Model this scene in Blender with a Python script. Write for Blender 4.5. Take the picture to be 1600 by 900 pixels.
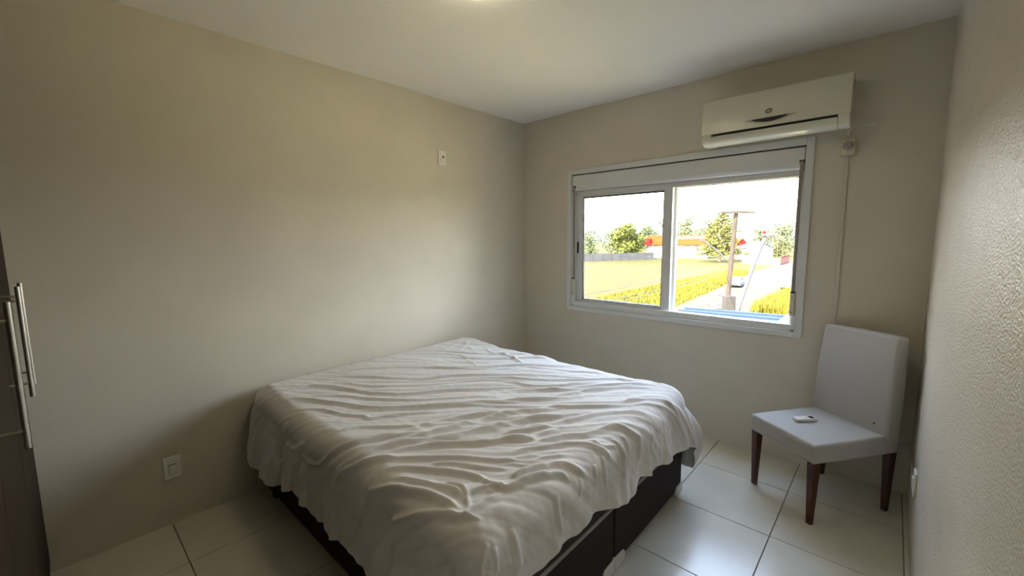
import bpy, bmesh, math, random
import numpy as np
from mathutils import Matrix, Vector
for o in list(bpy.data.objects): bpy.data.objects.remove(o)
SC = bpy.context.scene
COL = SC.collection
random.seed(7)
rng = np.random.default_rng(7)

# ------------------------------------------------------------------ camera
cam_data = bpy.data.cameras.new('camera')
cam_data.sensor_width = 36.0
cam_data.lens = 655.27 / 1600 * 36
cam_data.clip_start = 0.02
cam_data.clip_end = 3000
cam = bpy.data.objects.new('camera', cam_data)
COL.objects.link(cam)
yaw, pitch, roll = math.radians(-42.2099), math.radians(-6.7108), math.radians(0.5325)
fw = Vector((math.sin(yaw)*math.cos(pitch), math.cos(yaw)*math.cos(pitch), math.sin(pitch)))
rt = Vector((math.cos(yaw), -math.sin(yaw), 0))
dn = fw.cross(rt)
r2 = math.cos(roll)*rt + math.sin(roll)*dn
d2 = -math.sin(roll)*rt + math.cos(roll)*dn
M3 = Matrix((r2, -d2, -fw)).transposed()
cam.matrix_world = Matrix.Translation((2.7488, -3.2139, 1.4963)) @ M3.to_4x4()
SC.camera = cam

# ------------------------------------------------------------------ world, sun, exposure
SC.view_settings.view_transform = 'Standard'
SC.view_settings.look = 'None'
SC.view_settings.gamma = 1.0
SC.view_settings.use_curve_mapping = False
SC.view_settings.exposure = 1.6
W = bpy.data.worlds.new('sky')
SC.world = W
W.use_nodes = True
nt = W.node_tree
bg = nt.nodes['Background']
tc = nt.nodes.new('ShaderNodeTexCoord')
sx = nt.nodes.new('ShaderNodeSeparateXYZ')
rmp = nt.nodes.new('ShaderNodeValToRGB')
rmp.color_ramp.elements[0].position = 0.0
rmp.color_ramp.elements[0].color = (1.0, 0.985, 0.95, 1)
rmp.color_ramp.elements[1].position = 0.7
rmp.color_ramp.elements[1].color = (0.50, 0.68, 1.0, 1)
nt.links.new(tc.outputs['Generated'], sx.inputs[0])
nt.links.new(sx.outputs['Z'], rmp.inputs[0])
nt.links.new(rmp.outputs[0], bg.inputs[0])
bg.inputs[1].default_value = 5.2
sun_d = bpy.data.lights.new('sun', 'SUN')
sun_d.energy = 18.5
sun_d.angle = math.radians(1.0)
sun_d.color = (1.0, 0.93, 0.80)
sun = bpy.data.objects.new('sun', sun_d)
COL.objects.link(sun)
sun.rotation_euler = Vector((0.30, 1.05, -1.0)).to_track_quat('-Z', 'Y').to_euler()

# ------------------------------------------------------------------ helpers
def mat(name, col, rough=0.6, metal=0.0, spec=0.5, noise=0.0, nscale=20.0, bump=0.0, bscale=100.0, rand=0.0,
        emit=0.0, coat=0.0, sheen=0.0, bdist=0.002, detail=4.0):
    m = bpy.data.materials.new(name)
    m.use_nodes = True
    t = m.node_tree
    b = t.nodes['Principled BSDF']
    b.inputs['Base Color'].default_value = (*col, 1)
    b.inputs['Roughness'].default_value = rough
    b.inputs['Metallic'].default_value = metal
    b.inputs['Specular IOR Level'].default_value = spec
    b.inputs['Coat Weight'].default_value = coat
    b.inputs['Sheen Weight'].default_value = sheen
    if emit:
        b.inputs['Emission Color'].default_value = (*col, 1)
        b.inputs['Emission Strength'].default_value = emit
    tcn = t.nodes.new('ShaderNodeTexCoord')
    cur = None
    if noise > 0:
        n = t.nodes.new('ShaderNodeTexNoise')
        n.inputs['Scale'].default_value = nscale
        n.inputs['Detail'].default_value = detail
        t.links.new(tcn.outputs['Object'], n.inputs['Vector'])
        r = t.nodes.new('ShaderNodeValToRGB')
        r.color_ramp.elements[0].position = 0.3
        r.color_ramp.elements[1].position = 0.7
        r.color_ramp.elements[0].color = (*[c*(1-noise) for c in col], 1)
        r.color_ramp.elements[1].color = (*[min(1, c*(1+noise)) for c in col], 1)
        t.links.new(n.outputs[0], r.inputs[0])
        t.links.new(r.outputs[0], b.inputs['Base Color'])
        cur = r.outputs[0]
    if rand > 0:
        oi = t.nodes.new('ShaderNodeObjectInfo')
        mr = t.nodes.new('ShaderNodeMapRange')
        mr.inputs[3].default_value = 1-rand
        mr.inputs[4].default_value = 1+rand
        t.links.new(oi.outputs['Random'], mr.inputs[0])
        mx = t.nodes.new('ShaderNodeVectorMath'); mx.operation = 'SCALE'
        if cur: t.links.new(cur, mx.inputs[0])
        else: mx.inputs[0].default_value = col
        t.links.new(mr.outputs[0], mx.inputs['Scale'])
        t.links.new(mx.outputs[0], b.inputs['Base Color'])
    if bump > 0:
        n = t.nodes.new('ShaderNodeTexNoise')
        n.inputs['Scale'].default_value = bscale
        n.inputs['Detail'].default_value = 2.0
        t.links.new(tcn.outputs['Object'], n.inputs['Vector'])
        bp = t.nodes.new('ShaderNodeBump')
        bp.inputs['Strength'].default_value = bump
        bp.inputs['Distance'].default_value = bdist
        t.links.new(n.outputs[0], bp.inputs['Height'])
        t.links.new(bp.outputs[0], b.inputs['Normal'])
    return m

class MB:
    """collects shapes, then builds ONE mesh object"""
    def __init__(s): s.bm = bmesh.new()
    def box(s, x0, x1, y0, y1, z0, z1, M=None):
        vs = [s.bm.verts.new(Vector(p) if M is None else M @ Vector(p)) for p in
              ((x0,y0,z0),(x1,y0,z0),(x1,y1,z0),(x0,y1,z0),(x0,y0,z1),(x1,y0,z1),(x1,y1,z1),(x0,y1,z1))]
        for f in ((0,3,2,1),(4,5,6,7),(0,1,5,4),(1,2,6,5),(2,3,7,6),(3,0,4,7)):
            s.bm.faces.new([vs[i] for i in f])
        return s
    def loft(s, rings, cap=True, closed=True):
        R = [[s.bm.verts.new(p) for p in r] for r in rings]
        n = len(R[0])
        for a, b in zip(R, R[1:]):
            for i in range(n if closed else n-1):
                j = (i+1) % n
                s.bm.faces.new((a[i], a[j], b[j], b[i]))
        if cap:
            s.bm.faces.new(R[0][::-1]); s.bm.faces.new(R[-1])
        return s
    def tube(s, pts, rad, n=10, cap=True):
        pts = [Vector(p) for p in pts]
        rads = rad if isinstance(rad, (list, tuple)) else [rad]*len(pts)
        rings = []
        up = None
        for i, p in enumerate(pts):
            d = (pts[min(i+1, len(pts)-1)] - pts[max(i-1, 0)]).normalized()
            if up is None:
                up = Vector((0,0,1)) if abs(d.z) < .9 else Vector((1,0,0))
            a = d.cross(up).normalized(); b = a.cross(d).normalized(); up = b
            rings.append([p + (a*math.cos(2*math.pi*k/n) + b*math.sin(2*math.pi*k/n))*rads[i] for k in range(n)])
        return s.loft(rings, cap)
    def lathe(s, prof, n=24, c=(0,0,0), cap=True):
        return s.loft([[Vector((c[0]+r*math.cos(2*math.pi*k/n), c[1]+r*math.sin(2*math.pi*k/n), c[2]+z)) for k in range(n)] for r, z in prof], cap)
    def prism(s, prof, x0, x1, axis='x'):
        """profile of (y,z) [axis x] extruded from x0 to x1"""
        f = {'x': lambda a, b, c: Vector((c, a, b)), 'y': lambda a, b, c: Vector((a, c, b)), 'z': lambda a, b, c: Vector((a, b, c))}[axis]
        return s.loft([[f(a, b, c) for a, b in prof] for c in (x0, x1)])
    def poly(s, pts):
        s.bm.faces.new([s.bm.verts.new(p) for p in pts]); return s
    def build(s, name, m, parent=None, smooth=False, bevel=0.0, seg=2, sub=0, loc=(0,0,0)):
        bmesh.ops.recalc_face_normals(s.bm, faces=s.bm.faces)
        me = bpy.data.meshes.new(name)
        s.bm.to_mesh(me); s.bm.free()
        me.materials.append(m)
        o = bpy.data.objects.new(name, me)
        COL.objects.link(o)
        o.location = loc
        if parent: o.parent = parent
        if bevel:
            md = o.modifiers.new('bevel', 'BEVEL'); md.width = bevel; md.segments = seg; md.limit_method = 'ANGLE'; md.angle_limit = math.radians(35)
        if sub:
            md = o.modifiers.new('sub', 'SUBSURF'); md.levels = sub; md.render_levels = sub
        if smooth or bevel or sub:
            for p in me.polygons: p.use_smooth = True
            if not sub:
                try: me.set_sharp_from_angle(angle=math.radians(40))
                except Exception: pass
        return o
def tag(o, label=None, cat=None, group=None, kind=None):
    if label: o['label'] = label
    if cat: o['category'] = cat
    if group: o['group'] = group
    if kind: o['kind'] = kind
    return o
def thing(name, label, cat, loc=(0,0,0), rz=0.0, group=None):
    o = bpy.data.objects.new(name, None)
    o.empty_display_size = 0.1
    COL.objects.link(o)
    o.location = loc; o.rotation_euler = (0, 0, rz)
    return tag(o, label, cat, group)
def empty_struct(name, label, loc=(0,0,0)):
    o = bpy.data.objects.new(name, None); COL.objects.link(o); o.location = loc
    o['kind'] = 'structure'; o['label'] = label
    return o
def struct(name, mb, m, label, **k):
    o = mb.build(name, m, **k); o['kind'] = 'structure'; o['label'] = label
    return o
def pymesh(name, verts, faces, m, parent=None, smooth=True, kind=None):
    me = bpy.data.meshes.new(name)
    me.from_pydata([tuple(v) for v in verts], [], [tuple(f) for f in faces])
    me.update(); me.materials.append(m)
    if smooth: me.polygons.foreach_set('use_smooth', [True]*len(me.polygons))
    o = bpy.data.objects.new(name, me); COL.objects.link(o)
    if parent: o.parent = parent
    if kind: o['kind'] = kind
    return o
def copy_tree(o, parent=None):
    c = o.copy(); COL.objects.link(c)
    if parent: c.parent = parent
    for ch in list(o.children): copy_tree(ch, c)
    return c

# ------------------------------------------------------------------ room shell
RW, RH, RY = 2.908, 2.6, -3.85
T = 0.18
WX0, WX1, WZ0, WZ1 = 0.575, 2.308, 0.874, 2.056        # hole in the window wall
m_wall = mat('wall_paint', (0.67, 0.615, 0.51), rough=0.55, spec=0.35, noise=0.03, nscale=3, bump=0.35, bscale=170, bdist=0.0015)
m_wall_gloss = mat('wall_paint_satin', (0.67, 0.615, 0.51), rough=0.24, spec=0.55, noise=0.03, nscale=3, bump=1.0, bscale=160, bdist=0.004)
m_ceil = mat('ceiling_paint', (0.90, 0.87, 0.81), rough=0.8, spec=0.2, noise=0.02, nscale=2, bump=0.1, bscale=90)
m_grout = mat('grout', (0.20, 0.175, 0.14), rough=0.9, noise=0.15, nscale=8)
m_tile = mat('floor_tile', (0.67, 0.63, 0.53), rough=0.22, spec=0.5, noise=0.05, nscale=5, rand=0.03, bump=0.03, bscale=12)
m_white = mat('white_aluminium', (0.72, 0.72, 0.70), rough=0.35, spec=0.5)
m_white2 = mat('white_plastic', (0.72, 0.70, 0.64), rough=0.35, spec=0.5)
m_cream = mat('cream_plastic', (0.66, 0.62, 0.47), rough=0.4)
m_black = mat('black_gap', (0.012, 0.011, 0.01), rough=0.6)
m_gasket = mat('black_gasket', (0.02, 0.02, 0.02), rough=0.5)

fl = struct('floor', MB().box(-0.0, RW, RY, 0.0, -0.12, -0.006), m_grout, 'tiled floor of large cream square tiles with thin dark joints')
TS, G2 = 0.497, 0.0022
xs = [0.403 + TS*i for i in range(-1, 7)]
ys = [-0.414 - TS*i for i in range(-1, 9)]
tile_cache = {}
for i in range(len(xs)-1):
    for j in range(len(ys)-1):
        x0, x1 = max(xs[i]+G2, 0.0), min(xs[i+1]-G2, RW)
        y1, y0 = min(ys[j]-G2, 0.0), max(ys[j+1]+G2, RY)
        if x1-x0 < 0.008 or y1-y0 < 0.008: continue
        key = (round(x1-x0, 4), round(y1-y0, 4))
        if key not in tile_cache:
            o = MB().box(0, x1-x0, 0, y1-y0, -0.0065, 0.0).build('tile', m_tile, fl, bevel=0.001, seg=1)
            tile_cache[key] = o
        else:
            o = tile_cache[key].copy(); COL.objects.link(o)
        o.location = (x0, y0, random.uniform(-0.0003, 0.0))
struct('ceiling', MB().box(-T, RW+T, RY-T, T, RH, RH+0.15), m_ceil, 'flat white plaster ceiling')
struct('wall_left', MB().box(-T, 0, RY-T, T, -0.12, RH), m_wall, 'beige wall behind the head of the bed')
struct('wall_right', MB().box(RW, RW+T, RY-T, T, -0.12, RH), m_wall_gloss, 'beige satin textured wall along the right edge of the view')
struct('wall_front', MB().box(0, RW, RY-T, RY, -0.12, RH), m_wall, 'beige wall behind the camera and wardrobe')
wb = MB()
wb.box(0, WX0, 0, T, -0.12, RH); wb.box(WX1, RW, 0, T, -0.12, RH)
wb.box(WX0, WX1, 0, T, -0.12, WZ0); wb.box(WX0, WX1, 0, T, WZ1, RH)
struct('wall_back', wb, m_wall, 'beige wall with the window and air conditioner')

# ------------------------------------------------------------------ window
win = empty_struct('window_1', 'white aluminium sliding window with roller shutter box, right half open', (0, 0, 0))
def frame(mbname, x0, x1, z0, z1, w, y0, y1, m, parent, bevel=0.002, ws=None):
    l, r, b, t = ws or (w, w, w, w)
    f = MB()
    f.box(x0, x0+l, y0, y1, z0, z1); f.box(x1-r, x1, y0, y1, z0, z1)
    f.box(x0+l, x1-r, y0, y1, z0, z0+b); f.box(x0+l, x1-r, y0, y1, z1-t, z1)
    return f.build(mbname, m, parent, bevel=bevel)
cs = frame('casing', 0.5326, 2.350, 0.839, 2.0986, .04, -0.014, 0.0, m_white, win, ws=(.042, .043, .036, .044))
# jamb frame lining the hole, with track channels
jf = MB()
jf.box(WX0, WX0+0.022, 0.0, 0.15, WZ0, 1.905); jf.box(WX1-0.022, WX1, 0.0, 0.15, WZ0, 1.905)
jf.box(WX0, WX1, 0.0, 0.15, WZ0, WZ0+0.016); jf.box(WX0, WX1, 0.004, 0.020, WZ0, 0.921); jf.box(WX0, WX1, 0.022, 0.15, 1.892, 1.908)
for y in (0.028, 0.076, 0.128):
    jf.box(WX0+0.02, WX1-0.02, y-0.003, y+0.003, WZ0+0.014, WZ0+0.034)
    jf.box(WX0+0.02, WX1-0.02, y-0.003, y+0.003, 1.872, 1.893)
    jf.box(WX0+0.02, WX0+0.036, y-0.003, y+0.003, WZ0+0.014, 1.893)
    jf.box(WX1-0.036, WX1-0.02, y-0.003, y+0.003, WZ0+0.014, 1.893)
jf.build('jamb', m_white, win, bevel=0.0015)
# shutter box, rounded lower front edge, dark joint round it
bx = MB()
prof = [(0.15, 2.048), (0.004, 2.048), (-0.002, 2.042), (-0.002, 1.945), (0.002, 1.922), (0.012, 1.910), (0.026, 1.906), (0.15, 1.906)]
bx.prism(prof, WX0+0.006, WX1-0.006)
box_o = bx.build('shutter_box', m_white, win, bevel=0.0015)
MB().box(WX0, WX1, 0.012, 0.15, 1.908, WZ1).build('shutter_box_joint', m_black, win)
# folded sash in front, second sash slid behind it
def sash(x0, x1, z0, z1, y, st, nm):
    s = frame(nm, x0, x1, z0, z1, st, y-0.016, y+0.016, m_white, win, ws=(st, st+.008, .034, .034))
    frame('gasket', x0+st, x1-st-.008, z0+.034, z1-.034, .006, y-0.009, y+0.009, m_gasket, s, bevel=0)
    gl = MB().box(x0+st+.005, x1-st-.013, y-0.003, y+0.003, z0+.039, z1-.039).build('glass_pane', m_glass, s)
    return s
m_glass = bpy.data.materials.new('clear_glass'); m_glass.use_nodes = True
_t = m_glass.node_tree; _t.nodes.clear()
_o = _t.nodes.new('ShaderNodeOutputMaterial'); _mx = _t.nodes.new('ShaderNodeMixShader'); _tr = _t.nodes.new('ShaderNodeBsdfTransparent')
_gl = _t.nodes.new('ShaderNodeBsdfGlossy'); _gl.inputs['Roughness'].default_value = 0.02; _fr = _t.nodes.new('ShaderNodeFresnel'); _fr.inputs[0].default_value = 1.3
_tr.inputs[0].default_value = (0.97, 0.985, 0.98, 1)
_t.links.new(_fr.outputs[0], _mx.inputs[0]); _t.links.new(_tr.outputs[0], _mx.inputs[1]); _t.links.new(_gl.outputs[0], _mx.inputs[2]); _t.links.new(_mx.outputs[0], _o.inputs[0])
s1 = sash(0.604, 1.470, 0.905, 1.892, 0.052, 0.060, 'sash')
s2 = sash(0.577, 1.486, 0.903, 1.890, 0.102, 0.052, 'sash')
# small latch on the front sash
MB().box(0.612, 0.628, 0.028, 0.037, 1.36, 1.46).build('latch', m_gasket, s1, bevel=0.002)
# shutter belts and their keepers
for x, z0, z1 in ((0.601, 1.13, 1.945), (2.289, 1.134, 1.956)):
    sl = MB().box(x-0.014, x+0.014, -0.004, 0.004, z1-0.008, z1+0.012).build('belt_slot', m_black, win, bevel=0.001)
    m_belt = mat('belt_webbing', (0.30, 0.27, 0.24), rough=0.9, bump=0.3, bscale=400)
    MB().box(x-0.009, x+0.009, -0.0075, -0.0055, z0-0.012, z1+0.004).build('shutter_belt', m_belt, win)
    kp = MB().box(x-0.014, x+0.014, -0.020, 0.0, z0-0.150, z0).build('belt_keeper', m_cream, win, bevel=0.004)
    MB().box(x-0.012, x+0.012, -0.0205, -0.004, z0-0.004, z0+0.007).build('keeper_mouth', m_black, kp)
    MB().tube([(x-.002, -0.0195, z0-0.128), (x-.002, -0.0218, z0-0.128)], 0.004, 10).build('screw', m_gasket, kp)

# ------------------------------------------------------------------ air conditioner
ac = thing('air_conditioner', 'cream split air conditioner mounted above the window', 'air conditioner', (2.138, 0, 2.10))
m_ac = mat('aged_white_plastic', (0.70, 0.665, 0.53), rough=0.22, spec=0.5, noise=0.02, nscale=4)
m_acdark = mat('smoked_display', (0.012, 0.011, 0.01), rough=0.12)
m_acgrey = mat('grey_trim', (0.36, 0.35, 0.33), rough=0.3)
AX0, AX1 = -0.395, 0.386
full = [(0.0, 0.03), (0.0, 0.285), (-0.165, 0.287), (-0.186, 0.281), (-0.195, 0.270), (-0.203, 0.20), (-0.206, 0.12), (-0.205, 0.060), (-0.203, 0.045), (-0.197, 0.026), (-0.184, 0.010), (-0.160, 0.0), (-0.06, 0.004)]
mid = [(0.0, 0.03), (0.0, 0.28), (-0.165, 0.28), (-0.180, 0.27), (-0.180, 0.012), (-0.155, 0.008), (-0.06, 0.010)]
bd = MB()
bd.prism([(y*0.985, z) for y, z in full], AX0+0.002, AX0+0.062); bd.prism([(y*0.985, z) for y, z in full], AX1-0.056, AX1-0.002)
bd.prism(mid, AX0+0.06, AX1-0.055)
body = bd.build('body', m_ac, ac, bevel=0.003)
pn = MB()
fp = [(-0.160, 0.2875), (-0.187, 0.2822), (-0.1965, 0.271), (-0.2045, 0.20), (-0.2075, 0.12), (-0.2065, 0.0655), (-0.182, 0.0655), (-0.182, 0.27), (-0.165, 0.279), (-0.06, 0.281), (-0.06, 0.2885)]
pn.prism(fp, AX0, AX1)
panel = pn.build('front_panel', m_ac, ac, bevel=0.003)
MB().box(AX0+0.062, AX1-0.056, -0.186, -0.178, 0.045, 0.066).build('air_slot', m_black, ac)
lv = MB()
lo = [(-0.2055, 0.050), (-0.2045, 0.040), (-0.199, 0.024), (-0.186, 0.008), (-0.162, -0.002), (-0.12, -0.004), (-0.12, 0.0), (-0.160, 0.004), (-0.181, 0.014), (-0.192, 0.028), (-0.198, 0.048)]
lv.prism(lo, AX0+0.064, AX1-0.058)
lv.build('louver', m_ac, ac, smooth=True)
def crescent(xa, xb, zt, dep, y, th, n=18):
    up = [(xa+(xb-xa)*i/n, zt) for i in range(n+1)]
    dnw = [(xb-(xb-xa)*i/n, zt - dep*math.sin(math.pi*i/n)**0.85) for i in range(1, n)]
    P = up + dnw
    return MB().loft([[Vector((a, y-th, b)) for a, b in P], [Vector((a, y+th, b)) for a, b in P]])
crescent(-0.140, 0.142, 0.113, 0.026, -0.2072, 0.0022).build('display_trim', m_acgrey, panel)
crescent(-0.104, 0.100, 0.1128, 0.0255, -0.2080, 0.0022).build('display', m_acdark, panel)
lg = MB()
ring = []
for k in range(28):
    a = 2*math.pi*k/28
    ring.append(Vector((-0.007+0.0165*math.cos(a), -0.2068, 0.150+0.0105*math.sin(a)+0.003*math.cos(a))))
ring.append(ring[0]); lg.tube(ring, 0.0028, 6, cap=False)
lg.tube([(-0.016, -0.2072, 0.1485), (-0.010, -0.2072, 0.1525), (-0.004, -0.2072, 0.1495), (0.002, -0.2072, 0.1525)], 0.0011, 6)
lg.build('oval_emblem', mat('emblem_dark', (0.05, 0.04, 0.03), rough=0.3), panel, smooth=True)

# ------------------------------------------------------------------ AC outlet box, raceway, cable
ob = thing('outlet_box', 'cream surface outlet box right of the air conditioner, with grey plug', 'outlet', (2.511, 0, 1.96))
bx = MB().box(-0.034, 0.034, -0.040, 0, 0.0, 0.046).build('cover', m_cream, ob, bevel=0.004)
MB().box(-0.034, 0.034, -0.040, 0, 0.048, 0.092).build('cover', m_cream, ob, bevel=0.004)
m_plug = mat('grey_rubber', (0.38, 0.34, 0.31), rough=0.6)
pg = MB(); pg.lathe([(0.012, 0.0), (0.021, 0.002), (0.0225, 0.010), (0.020, 0.024), (0.010, 0.027)], 20)
for v in pg.bm.verts: v.co = Vector((v.co.x, -0.040-v.co.z, 0.054+v.co.y*1.1))
pgo = pg.build('plug', m_plug, ob, smooth=True)
MB().tube([(0, -0.0665, 0.053), (0, -0.0682, 0.053)], 0.0025, 8).build('plug_dot', m_gasket, pgo)
cab = thing('power_cable', 'thin white cable curving from the plug up to the wall hole', 'cable', (2.511, 0, 2.04))
cp = [(0, -0.052, 0.030), (0.001, -0.052, 0.046), (0.006, -0.050, 0.060), (0.018, -0.044, 0.072), (0.036, -0.034, 0.079), (0.060, -0.022, 0.083), (0.085, -0.010, 0.083), (0.112, 0.002, 0.080)]
def smooth_pts(pts, k=4):
    pts = [Vector(p) for p in pts]; out = []
    for i in range(len(pts)-1):
        p0, p1, p2, p3 = pts[max(i-1, 0)], pts[i], pts[i+1], pts[min(i+2, len(pts)-1)]
        for j in range(k):
            t = j/k
            out.append(0.5*((2*p1)+(p2-p0)*t+(2*p0-5*p1+4*p2-p3)*t*t+(3*p1-p0-3*p2+p3)*t**3))
    return out+[pts[-1]]
MB().tube(smooth_pts(cp), 0.0046, 8).build('cord', m_white2, cab, smooth=True)
m_race = mat('raceway_plastic', (0.62, 0.585, 0.49), rough=0.45)
rc = thing('cable_raceway', 'long slim cream cable raceway running down the window wall from the outlet box', 'raceway', (2.509, 0, 0.3))
MB().box(-0.010, 0.010, -0.011, -0.0005, 0.0, 1.659).build('duct', m_race, rc, bevel=0.002)
rc3 = thing('cable_raceway', 'horizontal cream cable raceway low on the window wall, running to the corner behind the chair', 'raceway', (2.509, 0, 0.28))
MB().box(-0.010, RW-2.509-0.001, -0.011, -0.0005, 0.0, 0.019).build('duct', m_race, rc3, bevel=0.002)
rc2 = thing('cable_raceway', 'short cream cable raceway low on the right wall, ending at the outlet', 'raceway', (RW, 0, 0.28))
MB().box(-0.012, 0, -0.53, -0.012, 0.0, 0.019).build('duct', m_race, rc2, bevel=0.002)
o2 = thing('wall_outlet', 'small white surface outlet low on the right wall behind the chair', 'outlet', (RW, -0.575, 0.28))
MB().box(-0.010, 0, -0.040, 0.040, 0.0, 0.115).build('cover', m_white2, o2, bevel=0.003)
MB().box(-0.016, -0.008, -0.020, 0.020, 0.04, 0.085).build('socket', m_white2, o2, bevel=0.003)

# wall plates on the left wall
def plate(y, z, lab, kind):
    o = thing('wall_plate', lab, 'wall plate', (0, y, z))
    MB().box(0, 0.008, -0.0385, 0.0385, -0.06, 0.06).build('cover', m_plate, o, bevel=0.003)
    if kind == 'switch':
        MB().box(0.004, 0.010, -0.021, 0.021, -0.036, 0.036).build('insert', m_plate, o, bevel=0.002)
        MB().box(0.006, 0.0105, -0.017, 0.017, 0.016, 0.0195).build('slot', m_black, o)
        MB().box(0.006, 0.0135, -0.017, 0.017, -0.028, 0.0155).build('module', m_plate, o, bevel=0.002)
    else:
        MB().box(0.004, 0.011, -0.021, 0.021, -0.034, 0.034).build('insert', m_plate, o, bevel=0.002)
        MB().tube([(0.008, 0.006, 0.010), (0.0118, 0.006, 0.010)], 0.009, 14).build('socket_hole', m_gasket, o)
        MB().box(0.006, 0.013, -0.017, 0.017, -0.030, -0.006).build('module', m_plate, o, bevel=0.002)
    return o
m_plate = mat('plate_plastic', (0.80, 0.79, 0.73), rough=0.35)
plate(-2.875, 0.311, 'white wall plate low on the left wall beside the wardrobe', 'switch')
plate(-1.011, 2.143, 'small white wall plate high on the left wall near the corner', 'socket')

# ceiling lamp (only its lower rim reaches into the frame)
cl = thing('ceiling_light', 'round white glass ceiling lamp in the middle of the ceiling', 'ceiling lamp', (1.40, -1.93, RH))
MB().lathe([(0.14, 0.0), (0.14, -0.020), (0.135, -0.022)], 32).build('base', m_white, cl, smooth=True)
m_dome = mat('opal_glass', (1.0, 0.87, 0.60), rough=0.3, emit=5.0)  # emission added as soft warm fill for the room
MB().lathe([(0.132, -0.020), (0.150, -0.028), (0.150, -0.040), (0.130, -0.056), (0.085, -0.068), (0.03, -0.072)], 32).build('shade', m_dome, cl, smooth=True)

# ------------------------------------------------------------------ wardrobe
m_wood = mat('dark_brown_laminate', (0.030, 0.020, 0.014), rough=0.6, spec=0.06, noise=0.12, nscale=6)
m_steel = mat('brushed_steel', (0.62, 0.59, 0.53), rough=0.28, metal=1.0)
wd = thing('wardrobe', 'dark brown wardrobe with long steel bar handles at the left edge', 'wardrobe', (0.02, -3.335, 0))
MB().box(0, 1.86, -0.49, -0.022, 0.06, 2.42).build('carcass', m_wood, wd, bevel=0.002)
MB().box(0.02, 1.84, -0.47, -0.05, 0.0, 0.06).build('plinth', m_wood, wd)
MB().box(0, 1.86, -0.49, 0.0, 2.42, 2.46).build('top_panel', m_wood, wd, bevel=0.002)
for k in range(3):
    x0 = 0.003 + 0.619*k
    d = MB().box(x0, x0+0.612, -0.020, 0.0, 0.07, 2.415).build('door', m_wood, wd, bevel=0.002)
    hx = (0.50, 0.680, 1.200)[k]
    z0, z1 = 1.0, 1.36
    h = MB()
    h.tube([(hx, 0.046, z0), (hx, 0.046, z1)], 0.0062, 14)
    for z in (z0+0.045, z1-0.045): h.tube([(hx, -0.001, z), (hx, 0.046, z)], 0.0042, 10)
    h.build('handle', m_steel, d, smooth=True)

# ------------------------------------------------------------------ bed
m_base = mat('dark_brown_upholstery', (0.020, 0.0135, 0.0135), rough=0.8, spec=0.3, noise=0.2, nscale=60, bump=0.2, bscale=300)
m_piping = mat('grey_piping', (0.30, 0.28, 0.26), rough=0.7)
m_foot = mat('white_foot_plastic', (0.66, 0.64, 0.60), rough=0.4)
BX0, BX1, BYF, BYN, BYS = 0.03, 1.915, -0.815, -2.455, -1.628
bed = thing('bed', 'dark brown divan bed base with mattress, two halves on white feet', 'bed', (0, 0, 0))
for y0, y1 in ((BYN, BYS-0.003), (BYS+0.003, BYF)):
    MB().box(BX0, BX1, y0, y1, 0.022, 0.312).build('divan_base', m_base, bed, bevel=0.012, seg=3)
    tr = MB(); tr.box(BX0-0.004, BX1+0.008, y0-.002, y1+.002, 0.310, 0.330)
    tr.build('trim', m_piping, bed, bevel=0.006)
for fx, fy, dark in ((BX1-0.045, BYF-0.045, 0), (BX1-0.045, BYS+0.05, 0), (BX1-0.045, BYS-0.05, 0), (BX1-0.045, BYN+0.045, 0), (0.16, BYN+0.03, 1), (0.16, BYF-0.06, 1), (0.9, BYN+0.10, 1)):
    f = MB()
    if dark:
        f.lathe([(0.018, 0.06), (0.024, 0.04), (0.034, 0.03), (0.036, 0.010), (0.028, 0.0)], 16, (fx, fy, 0))
        f.build('caster', m_gasket, bed, smooth=True)
    else:
        sg = 1 if fy in (BYS+0.05, BYN+0.045) else -1
        pr = [(-0.05*sg, 0.0), (0.040*sg, 0.0), (0.052*sg, 0.018), (0.050*sg, 0.040), (0.036*sg, 0.056), (-0.05*sg, 0.060)]
        f.loft([[Vector((fx+d_, fy+a, b)) for a, b in pr] for d_ in (-0.02, 0.051)])
        f.build('foot', m_foot, bed, bevel=0.004)
mm = MB()
def rrect(x0, x1, y0, y1, r, z, n=6):
    P = []
    for cx, cy, a0 in ((x1-r, y1-r, 0), (x0+r, y1-r, 90), (x0+r, y0+r, 180), (x1-r, y0+r, 270)):
        for k in range(n+1):
            a = math.radians(a0+90*k/n); P.append(Vector((cx+r*math.cos(a), cy+r*math.sin(a), z)))
    return P
mring = [(0.331, .03), (0.34, .02), (0.45, .02), (0.505, .022), (0.55, .040), (0.585, .066), (0.602, .10), (0.607, .15)]
mm.loft([rrect(0.03+i-.02, 1.945-i+.0, -2.500+i, -0.81-i, 0.07, z) for z, i in mring])
mm.build('mattress', mat('mattress_side', (0.030, 0.025, 0.026), rough=0.85), bed, smooth=True)

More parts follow.
